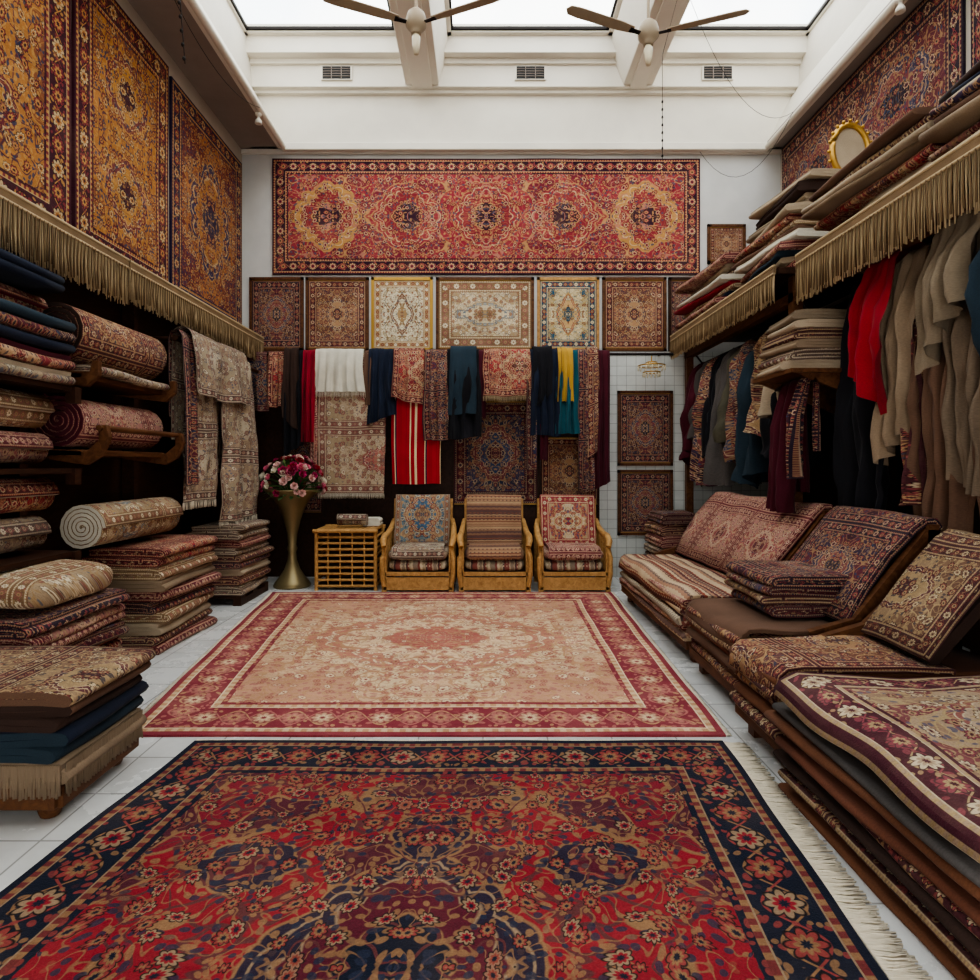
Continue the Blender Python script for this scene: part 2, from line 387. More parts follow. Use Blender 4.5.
    def roll(s,c,axis,Rr,length,m,t=.026,edge=None,seed=0,start=0.0,sq=1.0,gap=1.2):
        axis=Vector(axis).normalized(); A=axis.cross(Vector((0,0,1))).normalized(); B=Vector((0,0,1))
        turns=(Rr-.02)/(t*gap); n=int(turns*16); path=[]
        for k in range(n):
            a=k/16*2*PI; r=Rr-t/2-t*gap*a/(2*PI); path.append((r*math.cos(a+start),r*math.sin(a+start)*sq))
        s.ribbon(path,t,length,Vector(c)-axis*length/2,A,B,axis,m,nw=6,jit=.004,seed=seed,edge=edge)
    def slab(s,cx,cy,z0,D,Wd,h,m,fold=(1,0),t=.022,edge=None,yaw=0,seed=0,jit=.011):
        n=max(2,int(round(h/(t*1.12)))); g=h/n; t=g/1.1; path=[]
        for k in range(n):
            z=(k+.5)*g; xs=[0,.12,.35,.65,.88,1]
            if k%2: xs=xs[::-1]
            for x in xs: path.append((x*(D-g)+g/2,z))
            if k<n-1:
                ex=D-g/2 if k%2==0 else g/2; sg=1 if k%2==0 else -1
                for a in (-50,0,50):
                    path.append((ex+sg*g*.5*math.cos(math.radians(a))*1.2,z+g/2+g/2*math.sin(math.radians(a))))
        path=[(x,z-(.2*h*(z/h)*max(0,(abs(x-D/2)/(D/2)-.68)/.32)**2)) for x,z in path]
        f=Vector((fold[0],fold[1],0)); rt=Matrix.Rotation(math.radians(yaw),3,'Z'); A=rt@f; Cc=A.cross(Vector((0,0,1)))
        O=Vector((cx,cy,z0))-A*D/2-Cc*Wd/2
        s.ribbon(path,t,Wd,O,A,(0,0,1),Cc,m,nw=7,jit=jit,seed=seed,edge=edge)
    def pile(s,cx,cy,z0,D,Wd,H,n,mats,fold=(1,0),edges=None,seed=0,tt=.022,jx=.03,yaw=3,shrink=0):
        r=random.Random(seed*77+5); hs=[r.uniform(.7,1.35) for _ in range(n)]; S=sum(hs); z=z0
        for i,h in enumerate(hs):
            h=h/S*H; k=1-shrink*i/n
            s.slab(cx+r.uniform(-jx,jx),cy+r.uniform(-jx,jx),z,D*k*r.uniform(.94,1.02),Wd*k*r.uniform(.95,1.02),h*.99,mats[i%len(mats)],fold,tt,
                (edges[i%len(edges)] if edges else None),r.uniform(-yaw,yaw),seed+i*1.7)
            z+=h
    def strands(s,p0,p1,n,ln,m,r=.004,d=(0,0,-1),jit=.15,seed=0):
        p0=Vector(p0);p1=Vector(p1);d=Vector(d);rr=random.Random(seed+3); mi=s.mid(m); al=(p1-p0).normalized(); nn=al.cross(d).normalized()
        for k in range(n):
            p=p0+(p1-p0)*((k+.5)/n); L=ln*rr.uniform(.88,1.05); q=p+d*L+al*rr.uniform(-1,1)*jit*ln*.5+nn*rr.uniform(-1,1)*jit*ln*.3
            md=(p+q)/2+al*rr.uniform(-1,1)*jit*ln*.2+nn*rr.uniform(0,1)*r
            b=len(s.v)
            for (pp,ra) in ((p,r*.8),(md,r*1.1),(q,r*.9)):
                s.v+=[pp+al*ra,pp-al*ra*.5+nn*ra*.8,pp-al*ra*.5-nn*ra*.8]
            for l in (0,1):
                for a in range(3):
                    c=(a+1)%3; s.face([b+l*3+a,b+l*3+c,b+l*3+3+c,b+l*3+3+a],[(k*.01,l*.1)]*4,mi,True)
            s.face([b+6,b+7,b+8],[(0,0)]*3,mi)
    def drape(s,c,along,out,w,lf,lb,m,amp=.02,nf=4,r=.03,seed=0,gather=.1,fringe=None,nl=16,nw=36,skew=0,crump=.0):
        c=Vector(c);al=Vector(along);out=Vector(out)
        tot=lf+PI*r+lb
        def fn(u,v):
            d=u*tot; cw=(v-.5)*w
            if d<lf: z=-(lf-d); o=r; dep=(lf-d)/max(lf,.01)
            elif d<lf+PI*r: a=(d-lf)/r; z=r*math.sin(a); o=r*math.cos(a); dep=0
            else: z=-(d-lf-PI*r); o=-r; dep=-z/max(lb,.01)
            ph=seed*1.7+math.sin(v*3+seed)*.8
            wv=math.sin(v*nf*2*PI+ph+dep*.8)+.4*math.sin(v*nf*4.6*PI+ph*2-dep*1.3)
            oo=o+amp*wv*(.25+.75*min(1,dep*1.5))*(1 if o>=0 else .3)+ (amp*1.3 if o>0 else 0)*min(1,dep*3)
            k=1-gather*(1-dep)*.7-.03*math.sin(dep*5+seed)
            nz=noise.noise(Vector((v*3+seed,dep*2,seed)))*.02*dep
            if crump and o>0:
                cr=noise.noise(Vector((v*2.2*w/.4+seed*3,dep*lf*2.6+v*1.5,seed)))+.5*abs(noise.noise(Vector((v*5*w/.4+seed*3,dep*lf*5-v*3,seed+5))))
                oo+=crump*cr*(.4+.6*min(1,dep*2)); nz+=crump*.6*noise.noise(Vector((seed,dep*lf*2.0,v*1.5+3)))
            zz=z+skew*(v-.5)*dep+ (nz if o>0 else 0)
            return c+al*(cw*k+nz)+out*oo+Vector((0,0,zz)),(d,v*w)
        s.grid(nl*2,nw,fn,m)
        if fringe:
            n=int(w/.012)
            for k in range(n):
                p,_=fn(0,(k+.5)/n); p2,_=fn(0,(k+.9)/n)
                s.strands(p,p2,1,.07,fringe,.0035,seed=k,jit=.1)
    def garment(s,top,w,dp,ln,m,seed=0,folds=7,along=(0,1,0),flare=1.0):
        top=Vector(top); al=Vector(along); ot=Vector((al.y,-al.x,0)); rr=random.Random(seed*13+1); ph=rr.uniform(0,6); sw=rr.uniform(-.08,.08)
        prof=[(0,.06,0),(.02,.32,.3),(.07,.7,.6),(.16,.88,.9),(.35,.85,1),(.6,.9,1.05),(.85,.97,1.15),(1,1.02*flare,1.2*flare)]
        def ip(v):
            k=v*(len(prof)-1); i=min(int(k),len(prof)-2); f=k-i; a,b=prof[i],prof[i+1]
            return [a[q]+(b[q]-a[q])*f for q in range(3)]
        def fn(u,v):
            zz,kw,kd=ip(v); a=u*2*PI
            am=.07+.26*min(1,zz*1.6)
            wv=1+am*math.sin(folds*a+ph+1.5*math.sin(zz*3+seed))+am*.5*math.sin((folds*2+1)*a+ph*2+zz*2)
            nz=noise.noise(Vector((math.cos(a)*1.5,math.sin(a)*1.5+seed,zz*3.5)))+.5*noise.noise(Vector((math.cos(a)*4,math.sin(a)*4+seed,zz*7)))
            hem=1+.14*math.sin(a+ph)*zz+.06*nz
            return top+al*(w/2*kw*math.cos(a)*(wv*.5+.5)+sw*zz+.03*nz)+ot*(dp/2*kd*math.sin(a)*wv+.07*nz)+Vector((0,0,-ln*zz*hem)),(zz*ln,u*w*2)
        s.grid(64,30,fn,m,True,True)
    def cushion(s,c,sx,sy,sz,m,rot=None,e=.35,seed=0):
        c=Vector(c)
        def sp(x,p): return math.copysign(abs(x)**p,x)
        def fn(u,v):
            a=u*2*PI; b=(v-.5)*PI; cb=sp(math.cos(b),.6)
            p=Vector((sx/2*cb*sp(math.cos(a),e),sy/2*cb*sp(math.sin(a),e),sz/2*sp(math.sin(b),.7)))
            p+=Vector((0,0,.012*noise.noise(p*5+Vector((seed,0,0)))))
            uv=(p.x+.5,p.y+.5+p.z)
            if rot: p=rot@p
            return c+p,uv
        s.grid(40,16,fn,m,True,True)
    def flat(s,O,A,B,W,H,th,m,nu=20,nv=12,wave=.006,seed=0,edge=None):
        O=Vector(O);A=Vector(A);B=Vector(B);n=A.cross(B)
        def f(off,wv):
            def fn(u,v):
                nz=noise.noise(Vector((u*W*1.3+seed,v*H*1.3,seed)))*wave*wv
                return O+A*(u*W)+B*(v*H)+n*(off+nz),(u,v)
            return fn
        s.grid(nu,nv,f(th,1),m); s.grid(nu,nv,f(0,0),edge or m)
        for (a0,a1) in (((0,0),(1,0)),((1,0),(1,1)),((1,1),(0,1)),((0,1),(0,0))):
            def fn(u,v):
                uu=a0[0]+(a1[0]-a0[0])*u; vv=a0[1]+(a1[1]-a0[1])*u
                p,uv=f(th*v,v)(uu,vv); return p,(uu*.99+.005,vv*.99+.005)
            s.grid(nu if a0[1]==a1[1] else nv,1,fn,m,False)
    def build(s,name,bevel=0):
        me=bpy.data.meshes.new(name); me.from_pydata([tuple(p) for p in s.v],[],s.f)
        for m in s.mats: me.materials.append(m)
        me.polygons.foreach_set('material_index',s.mi); me.polygons.foreach_set('use_smooth',s.sm)
        uvl=me.uv_layers.new(name='UVMap'); fl=[]
        for uv in s.uv:
            for q in uv: fl+= [q[0],q[1]]
        uvl.data.foreach_set('uv',fl); me.update()
        bm=bmesh.new(); bm.from_mesh(me); bmesh.ops.recalc_face_normals(bm,faces=bm.faces); bm.to_mesh(me); bm.free()
        o=bpy.data.objects.new(name,me); SC.collection.objects.link(o)
        if bevel:
            b=o.modifiers.new('bevel','BEVEL'); b.width=bevel; b.segments=2; b.limit_method='ANGLE'; b.angle_limit=math.radians(50)
        return o
def one(name,fn,bevel=0):
    mb=MB(); fn(mb); return mb.build(name,bevel)
def bx(name,*a,bevel=0,**k):
    mb=MB(); mb.box(*a,**k); return mb.build(name,bevel)
XL,XR,YB,YF=-3.03,3.74,7.8,-1.2
# ---------------------------------------------------------------- room shell
bx('floor',XL-.15,XR+.15,YF-.15,YB+.15,-.12,0,FLO)
bx('wall_back',XL-.15,XR+.5,YB,YB+.15,0,6.75,PL)
bx('wall_left',XL-.15,XL,YF,YB,0,5.36,PLW)
bx('wall_right',XR,XR+.15,YF,YB,0,5.36,PLW)
def wf(m):
    m.box(XL,XR+.5,YF-.15,YF,2.6,6.75,PLW); m.box(XL,-1.2,YF-.15,YF,0,2.6,PLW); m.box(1.6,XR,YF-.15,YF,0,2.6,PLW)  # unseen front wall; its opening is added to let in fill light
one('wall_front',wf)
def wfr(m):
    for x in (-1.2,.17,1.54): m.box(x,x+.06,YF-.1,YF-.04,0,2.6,WD)
    m.box(-1.2,1.6,YF-.1,YF-.04,2.54,2.6,WD); m.box(-1.2,1.6,YF-.1,YF-.04,0,.1,WD)
one('front_opening_frame',wfr)  # door frame around the added opening behind the camera
SF=.9; GZ=6.62
def ceil(m):
    Y=YB-YF
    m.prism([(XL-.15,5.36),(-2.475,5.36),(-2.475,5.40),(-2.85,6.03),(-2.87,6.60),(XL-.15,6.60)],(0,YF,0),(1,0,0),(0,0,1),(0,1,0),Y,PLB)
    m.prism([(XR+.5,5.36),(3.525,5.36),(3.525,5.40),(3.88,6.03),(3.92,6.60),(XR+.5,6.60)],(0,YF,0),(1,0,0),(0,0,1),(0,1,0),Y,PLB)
    m.prism([(-2.47,5.37),(-2.46,5.37),(-2.835,6.03),(-2.85,6.60),(-2.868,6.60),(-2.848,6.03)],(0,SF,0),(1,0,0),(0,0,1),(0,1,0),7.72-SF,PLC)
    m.prism([(3.52,5.37),(3.51,5.37),(3.865,6.03),(3.90,6.60),(3.918,6.60),(3.878,6.03)],(0,SF,0),(1,0,0),(0,0,1),(0,1,0),7.72-SF,PLC)
    m.box(-2.9,3.95,7.72,YB,5.36,6.60,PLC)
    m.box(-2.9,3.95,7.60,7.72,6.04,6.60,PLC); m.box(-2.9,3.95,7.45,7.60,6.36,6.60,PLC)
    m.box(-2.9,3.95,7.56,7.60,6.30,6.36,PLC); m.box(-2.9,3.95,7.66,7.72,6.0,6.04,PLC)
    m.box(-2.9,3.95,YF,SF,5.36,6.60,PLC)  # unseen near ceiling, extended over the skylight's near end to darken the foreground
one('ceiling',ceil)
for i,(a,b,c,d) in enumerate(((-1.0,-.43,-.95,-.54),(1.55,2.19,1.72,2.08))):
    def bm_(m):
        m.prism([(c,6.06),(d,6.06),(b,6.5),(b,6.62),(a,6.62),(a,6.5)],(0,SF,0),(1,0,0),(0,0,1),(0,1,0),7.60-SF,PLC)
        m.box(c+.08,d-.08,SF,7.6,6.03,6.06,PLC)
    one('ceiling_beam',bm_,.008)
GL=bpy.data.materials.new('skylight_glass'); GL.use_nodes=True; nt=GL.node_tree; nt.nodes.clear()
o_=nt.nodes.new('ShaderNodeOutputMaterial'); mx=nt.nodes.new('ShaderNodeMixShader'); tr=nt.nodes.new('ShaderNodeBsdfTransparent'); gs=nt.nodes.new('ShaderNodeBsdfGlossy')
mx.inputs[0].default_value=.06; gs.inputs['Roughness'].default_value=.05; tr.inputs[0].default_value=(.95,.97,.98,1)
nt.links.new(tr.outputs[0],mx.inputs[1]); nt.links.new(gs.outputs[0],mx.inputs[2]); nt.links.new(mx.outputs[0],o_.inputs[0])
for i,(a,b) in enumerate(((-2.87,-1.0),(-.43,1.55),(2.19,3.92))):
    def sk(m):
        for (x0,x1,y0,y1) in ((a,a+.05,SF,7.45),(b-.05,b,SF,7.45),(a,b,7.39,7.45),(a,b,SF,SF+.06)): m.box(x0,x1,y0,y1,6.56,6.66,PLC)
        m.box(a+.05,b-.05,7.36,7.39,6.58,6.61,IRON); m.box(a+.05,a+.075,SF,7.39,6.58,6.61,IRON); m.box(b-.075,b-.05,SF,7.39,6.58,6.61,IRON)
        m.box(a+.03,b-.03,SF+.03,7.42,6.61,6.62,GL)
    one('window_%d'%(i+1),sk)
def trims(m):
    for x,sg in ((-2.475,1),(3.525,-1)):
        m.tube([(x,YF,5.345),(x,7.7,5.345)],.035,PLC,10)
        m.box(x-.07 if sg>0 else x-.02,x+.02 if sg>0 else x+.07,YF,7.7,5.33,5.362,PLC)
one('trim_1',trims)
def tr2(m):
    m.box(-2.5,3.55,7.68,7.76,5.31,5.40,PLC); m.box(XL,XR,7.76,7.8,5.30,5.36,PLC)
one('trim_2',tr2,.01)
for x in (-1.79,.58,2.87):
    def vn(m):
        m.box(x-.19,x+.19,7.575,7.60,6.11,6.28,PLC)
        m.box(x-.17,x+.17,7.57,7.576,6.12,6.27,GRILL)
        for k in range(4): m.box(x-.17,x+.17,7.56,7.572,6.145+k*.03,6.149+k*.03,PLB)
        for k in (-.06,.06): m.box(x+k-.004,x+k+.004,7.56,7.575,6.12,6.27,PLB)
    one('air_vent',vn)
one('trim_3',lambda m:(m.box(XL,XL+.02,YF,YB,0,.12,WD),m.box(XR-.02,XR,YF,YB,0,.12,WD)))
bx('wall_panel_left',XL+.001,XL+.02,2.2,7.75,0,2.95,WD)
bx('wall_panel_right',XR-.04,XR-.001,YF+.1,7.75,0,2.95,WD)
one('wall_panel_back',lambda m:m.box(XL+.03,1.46,YB-.03,YB-.001,0,2.82,WD))
bx('wall_tile_back',1.46,XR-.04,YB-.02,YB-.001,0,2.82,TILEW)
# ---------------------------------------------------------------- floor rugs
def floor_rug(name,cs,mat,th,fr,seed):
    m=MB(); c=[Vector((x,y,0)) for x,y in cs]
    def top(off):
        def fn(u,v):
            p=c[0].lerp(c[1],u).lerp(c[3].lerp(c[2],u),v)
            p=p+Vector((noise.noise(Vector((v*5,seed,0)))*.016*(abs(u-.5)*2),noise.noise(Vector((u*4,seed,3)))*.018*(abs(v-.5)*2),0))
            p.z=off+ (.006*noise.noise(Vector((u*5,v*5,seed))) if off>.005 else 0)
            return p,(u,v)
        return fn
    m.grid(60,60,top(th),mat); m.grid(2,2,top(.001),mat)
    for e in range(4):
        def fn(u,v):
            q=[(u,0),(1,u),(u,1),(0,u)][e]; p,uv=top(th)(*q); p=p.copy(); p.z=.001+(p.z-.001)*v; return p,(q[0]*.99+.005,q[1]*.99+.005)
        m.grid(60,1,fn,mat,False)
    for (a,b,n,ln,d) in fr:
        P0,P1=Vector((*cs[a],th*.6)),Vector((*cs[b],th*.6))
        m.strands(P0,P1,n,ln,FRW,.0042,d=d,jit=.2,seed=seed)
        m.strands(P0,P1,n,ln*.85,FRW,.0045,d=d,jit=.3,seed=seed+9)
    return m.build(name)
floor_rug('persian_floor_rug',[(-1.75,.30),(1.0,.30),(1.205,3.12),(-1.45,3.12)],M['near'],.014,
    [(1,2,600,.115,(1,-.05,-.04)),(3,2,260,.03,(0,1,-.15))],2)
floor_rug('persian_floor_rug',[(-1.86,3.19),(1.25,3.19),(1.40,6.78),(-2.3,6.78)],M['far'],.012,[(2,1,300,.035,(1,0,-.1)),(0,3,300,.035,(-1,0,-.1))],5)
# ---------------------------------------------------------------- wall rugs
def lw(name,y0,y1,z0,z1,mat,seed):
    one(name,lambda m:m.flat((XL+.002,y0,z0),(0,1,0),(0,0,1),y1-y0,z1-z0,.025,mat,seed=seed))
lw('wall_hung_rug',2.7,4.52,2.98,5.2,M['wl1'],1); lw('wall_hung_rug',4.56,5.92,2.98,5.2,M['wl2'],2); lw('wall_hung_rug',5.98,7.72,3.0,5.15,M['wl3'],3)
one('wall_hung_rug',lambda m:m.flat((XR-.002,7.7,4.05),(0,-1,0),(0,0,1),2.9,1.28,.025,M['wr1'],seed=4))
one('wall_hung_rug',lambda m:m.flat((XR-.002,4.72,3.85),(0,-1,0),(0,0,1),2.4,1.45,.025,M['wr1'],seed=5))
one('wall_hung_rug',lambda m:m.flat((-2.64,YB-.002,3.79),(1,0,0),(0,0,1),5.36,1.45,.03,M['long'],60,12,.01,6))
def framed(name,x0,x1,z0,z1,mat,fr,fw=.035,y=YB-.001):
    def f(m):
        m.box(x0,x1,y-.03,y,z0,z0+fw,fr); m.box(x0,x1,y-.03,y,z1-fw,z1,fr); m.box(x0,x0+fw,y-.03,y,z0,z1,fr); m.box(x1-fw,x1,y-.03,y,z0,z1,fr)
        m.box(x0+fw,x1-fw,y-.022,y-.018,z0+fw,z0+fw+.006,GOLD); m.box(x0+fw,x1-fw,y-.022,y-.018,z1-fw-.006,z1-fw,GOLD)
        m.flat((x0+fw,y-.004,z0+fw),(1,0,0),(0,0,1),x1-x0-2*fw,z1-z0-2*fw,.012,mat,8,8,.002)
    return one(name,f)
X=lambda px:(px-483)/79.5
for (a,b,mt,fr) in ((250,304,'fD',WR),(306,369,'fB',WM),(371.5,433,'fC',GOLD),(436,534,'fW',WM),(537,599,'fL',WL),(602,666,'fB',WM),(668,700,'fD',WD)):
    framed('framed_rug',X(a),X(b),2.83,3.755,M[mt],fr)
framed('framed_rug',X(617),X(672),1.39,2.33,M['fD'],WR,y=YB-.021); framed('framed_rug',X(617),X(672),.52,1.34,M['fD'],WR,y=YB-.021)
framed('framed_rug',X(707),X(745),3.93,4.42,M['fB'],WM)
# ---------------------------------------------------------------- valances + shelves
def valance(m,x,y0,y1,zt,zb,sg):
    m.box(min(x,x+sg*.02),max(x,x+sg*.02),y0,y1,zt-.06,zt,VAL)
    m.tube([(x+sg*.015,y0,zt),(x+sg*.015,y1,zt)],.012,FR,8); m.tube([(x+sg*.015,y0,zt-.06),(x+sg*.015,y1,zt-.06)],.01,FR,8)
    n=int((y1-y0)/.012)
    m.strands((x+sg*.012,y0,zt-.06),(x+sg*.012,y1,zt-.06),n,zt-.06-zb,FR,.005,jit=.05,seed=int(y0*10))
    m.strands((x+sg*.024,y0,zt-.06),(x+sg*.024,y1,zt-.06),n//3,(zt-.06-zb)*.92,VAL,.006,jit=.1,seed=int(y0*10)+1)
def lshelf(m):
    m.box(XL+.03,-2.76,2.2,7.74,2.93,2.97,WD)
    for y in (2.25,3.88,5.15,7.66): m.box(XL+.03,-2.9,y,y+.07,0,2.93,WD)
    valance(m,-2.75,2.2,4.78,2.98,2.62,1); valance(m,-2.75,4.8,7.72,2.98,2.66,1)
    for z in (.87,1.38,1.88): m.box(XL+.03,-2.52,2.3,3.86,z-.03,z,WD); m.box(-2.56,-2.5,3.80,3.86,z-.1,z,WD)
one('carpet_display_shelf',lshelf)
def rshelf(m):
    m.box(2.36,XR-.04,YF+.2,4.62,2.9,2.95,WD); m.box(2.36,XR-.04,4.95,7.72,2.93,2.98,WD)
    for y in (.6,5.0,7.6): m.box(2.5,2.58,y,y+.08,0,2.93,WM)
    for y in (.6,4.5,5.0,7.6): m.box(3.6,3.68,y,y+.08,0,2.93,WD)
    m.box(2.5,2.58,YF+.2,7.7,2.72,2.8,WM)
    valance(m,2.34,.4,4.6,2.95,2.60,-1); valance(m,2.34,4.95,7.68,2.99,2.70,-1)
    m.tube([(2.34,4.6,2.95),(2.34,4.6,2.85)],.02,VAL)
    m.tube([(2.66,.5,2.62),(2.66,7.6,2.62)],.018,IRON)
    for y in (.65,5.04,7.5): m.tube([(2.66,y,2.62),(2.56,y,2.75)],.012,IRON)
    m.box(2.16,2.95,4.34,4.97,2.05,2.08,WM); m.tube([(2.34,4.36,2.0),(2.34,4.95,2.0)],.015,IRON)
    for y in (4.36,4.93): m.prism([(0,0),(.75,0),(.75,-.3)],(2.2,y,2.05),(1,0,0),(0,0,1),(0,1,0),.03,WM)
    m.box(2.9,2.96,4.34,4.4,0,2.9,WD)
one('textile_display_shelf',rshelf)
allm=[M['tTan'],M['tRed'],M['tCream'],M['tDark'],M['tGrey'],M['tRose'],M['tBrown'],M['tNavy']]
def pl(name,*a,**k): return one(name,lambda m:m.pile(*a,**k))
SH='shelved_rug_stack'
pl(SH,2.92,6.9,2.985,1.0,1.3,.55,9,[C['cream'],M['tRose'],C['navy'],M['tCream'],C['red'],C['ivory'],M['tGrey']],fold=(-1,0),seed=21,jx=.07,yaw=8)
pl(SH,2.95,5.5,2.985,1.0,1.05,.52,9,[M['tRed'],C['cream'],C['dkteal'],M['tRose'],C['ivory'],C['brown'],M['tCream']],fold=(-1,0),seed=22,jx=.07,yaw=8)
pl(SH,3.05,5.5,3.51,.9,.9,.28,4,[C['linen'],C['cream'],C['umber'],C['cream']],fold=(-1,0),seed=23,jx=.05,yaw=8)
pl(SH,2.95,3.98,2.955,1.05,1.15,.42,8,[M['tTan'],C['brown'],C['cream'],M['tRed'],C['tan'],C['cream']],fold=(-1,0),seed=24,jx=.07,yaw=7)
pl(SH,2.95,2.75,2.955,1.05,1.2,.48,9,[C['cream'],C['rust'],M['tRose'],C['tan'],C['brown'],M['tDark'],C['cream'],C['navy'],C['umber']],fold=(-1,0),seed=25,jx=.07,yaw=7)
pl(SH,2.95,1.4,2.955,1.0,1.2,.5,8,allm,fold=(-1,0),seed=26,jx=.05)
pl(SH,2.5,4.65,2.085,.62,.5,.42,6,[C['cream'],M['tGrey'],C['tan'],M['tTan'],C['cream'],C['linen']],fold=(-1,0),seed=27,jx=.03,yaw=8)
def oval(m):
    c=Vector((3.14,5.3,4.08))
    pts=[c+Vector((.155*math.cos(a),.02*math.sin(a),.235*math.sin(a))) for a in [k/40*2*PI for k in range(41)]]
    m.tube(pts,.026,GOLD,8)
    m.prism([(.15*math.cos(k/32*2*PI),.225*math.sin(k/32*2*PI)) for k in range(32)],c,(1,0,0),(0,0.09,1),(0,1,0),.012,C['cream'])
    for k in range(20):
        a=k/20*2*PI; m.lathe([(0,-.015),(.014,-.008),(.014,.008),(0,.015)],c+Vector((.185*math.cos(a),0,.265*math.sin(a))),GOLD,8)
    m.tube([c+Vector((0,.02,.1)),c+Vector((0,.2,-.285))],.01,GOLD,6)
one('oval_gilt_mirror',oval)
# ---------------------------------------------------------------- back rail textiles
def rail(m):
    m.tube([(-2.72,7.5,2.74),(2.3,7.5,2.74)],.018,IRON)
    for x in (-2.6,-1,.6,2.2): m.tube([(x,7.5,2.74),(x,7.79,2.78)],.012,IRON)
one('hanging_rail',rail)
XD=lambda px:(px-483)/83.2
ZD=lambda py:1.4+(465-py)/83.2
def dr(name,a,b,py,mat,y=7.5,amp=.018,nf=2,fr=None,seed=0,lb=.5,r=.028,z=2.745,g=.1,skew=0,cr=.02):
    x0,x1=XD(a),XD(b)
    one(name,lambda m:m.drape(((x0+x1)/2,y,z),(1,0,0),(0,-1,0),x1-x0,z-ZD(py),lb,mat,amp,nf,r,seed,g,fr,skew=skew,crump=cr))
dr('hanging_rug',318,384,493,M['hCream'],r=.035,nf=1,amp=.01,fr=FRW,seed=1,lb=1.2,g=0,cr=.01)
dr('hanging_rug',392,441,484,M['k3'],r=.03,nf=1.5,amp=.015,seed=2,g=0,lb=1.0,cr=.01)
dr('hanging_rug',240,268,412,M['tNavy'],r=.03,nf=2,amp=.02,seed=14)
HT='hanging_textile'
for i,(a,b,py,mt,r,nf,amp,sk,cr,fr) in enumerate((
    (267,286,407,M['tRed'],.03,2,.025,0,.02,None),(284,306,450,C['black'],.045,3,.03,.15,.03,None),(303,316,442,C['red'],.05,2,.03,0,.02,None),
    (368,395,420,C['navy'],.06,3,.03,.1,.05,None),(392,426,402,M['tRed'],.07,2,.03,-.1,.03,None),(424,448,441,M['tDark'],.05,3,.03,0,.03,None),
    (446,481,438,C['black'],.06,3,.04,0,.06,None),(482,531,396,M['tRed'],.06,2,.015,0,.02,FR),(530,560,436,C['navy'],.06,3,.03,0,.05,None),
    (557,573,402,C['gold'],.075,2,.02,0,.02,None),(555,580,434,C['teal'],.05,3,.03,0,.03,None),(449,478,415,C['dkteal'],.095,2,.02,0,.03,None),
    (284,300,425,C['umber'],.075,2,.02,-.2,.02,None),(532,552,402,C['black'],.09,2,.02,.2,.03,None),(364,374,405,C['brown'],.04,1,.02,0,.02,None),
    (477,486,418,C['burg'],.04,1,.02,0,.02,None),(526,536,470,M['tNavy'],.04,1,.02,0,.02,None),
    (309,318,468,M['tRose'],.035,1,.02,0,.02,None),(540,548,460,C['burg'],.035,1,.02,0,.02,None))):
    dr(HT,a,b,py,mt,r=r,nf=nf,amp=amp,seed=i+3,skew=sk,cr=cr,fr=fr)
dr('hanging_shawl',314,365,392,C['ivory'],r=.06,nf=5,amp=.022,seed=6,fr=FRW)
dr('hanging_scarf',577,594,490,M['tDark'],r=.06,nf=2,amp=.03,seed=16)
dr('hanging_scarf',592,610,486,C['burg'],r=.05,nf=2,amp=.035,seed=17,skew=.1)
dr('hanging_scarf',586,598,455,M['tBrown'],r=.085,nf=1,amp=.02,seed=21,skew=.1)
MN=rug_mat('wall_rug_navy_medallion',1.05,1.25,pNavy,1,12,.16,ms=(.75,.7),span=.6,seed=3)
framed('wall_hung_rug',XD(452),XD(540),.9,2.2,MN,WD,.01,y=YB-.031)
framed('wall_hung_rug',XD(543),XD(603),.9,1.75,M['fB'],WD,.01,y=YB-.031)
framed('wall_hung_rug',XD(275),XD(316),.8,1.9,M['fD'],WD,.01,y=YB-.031)
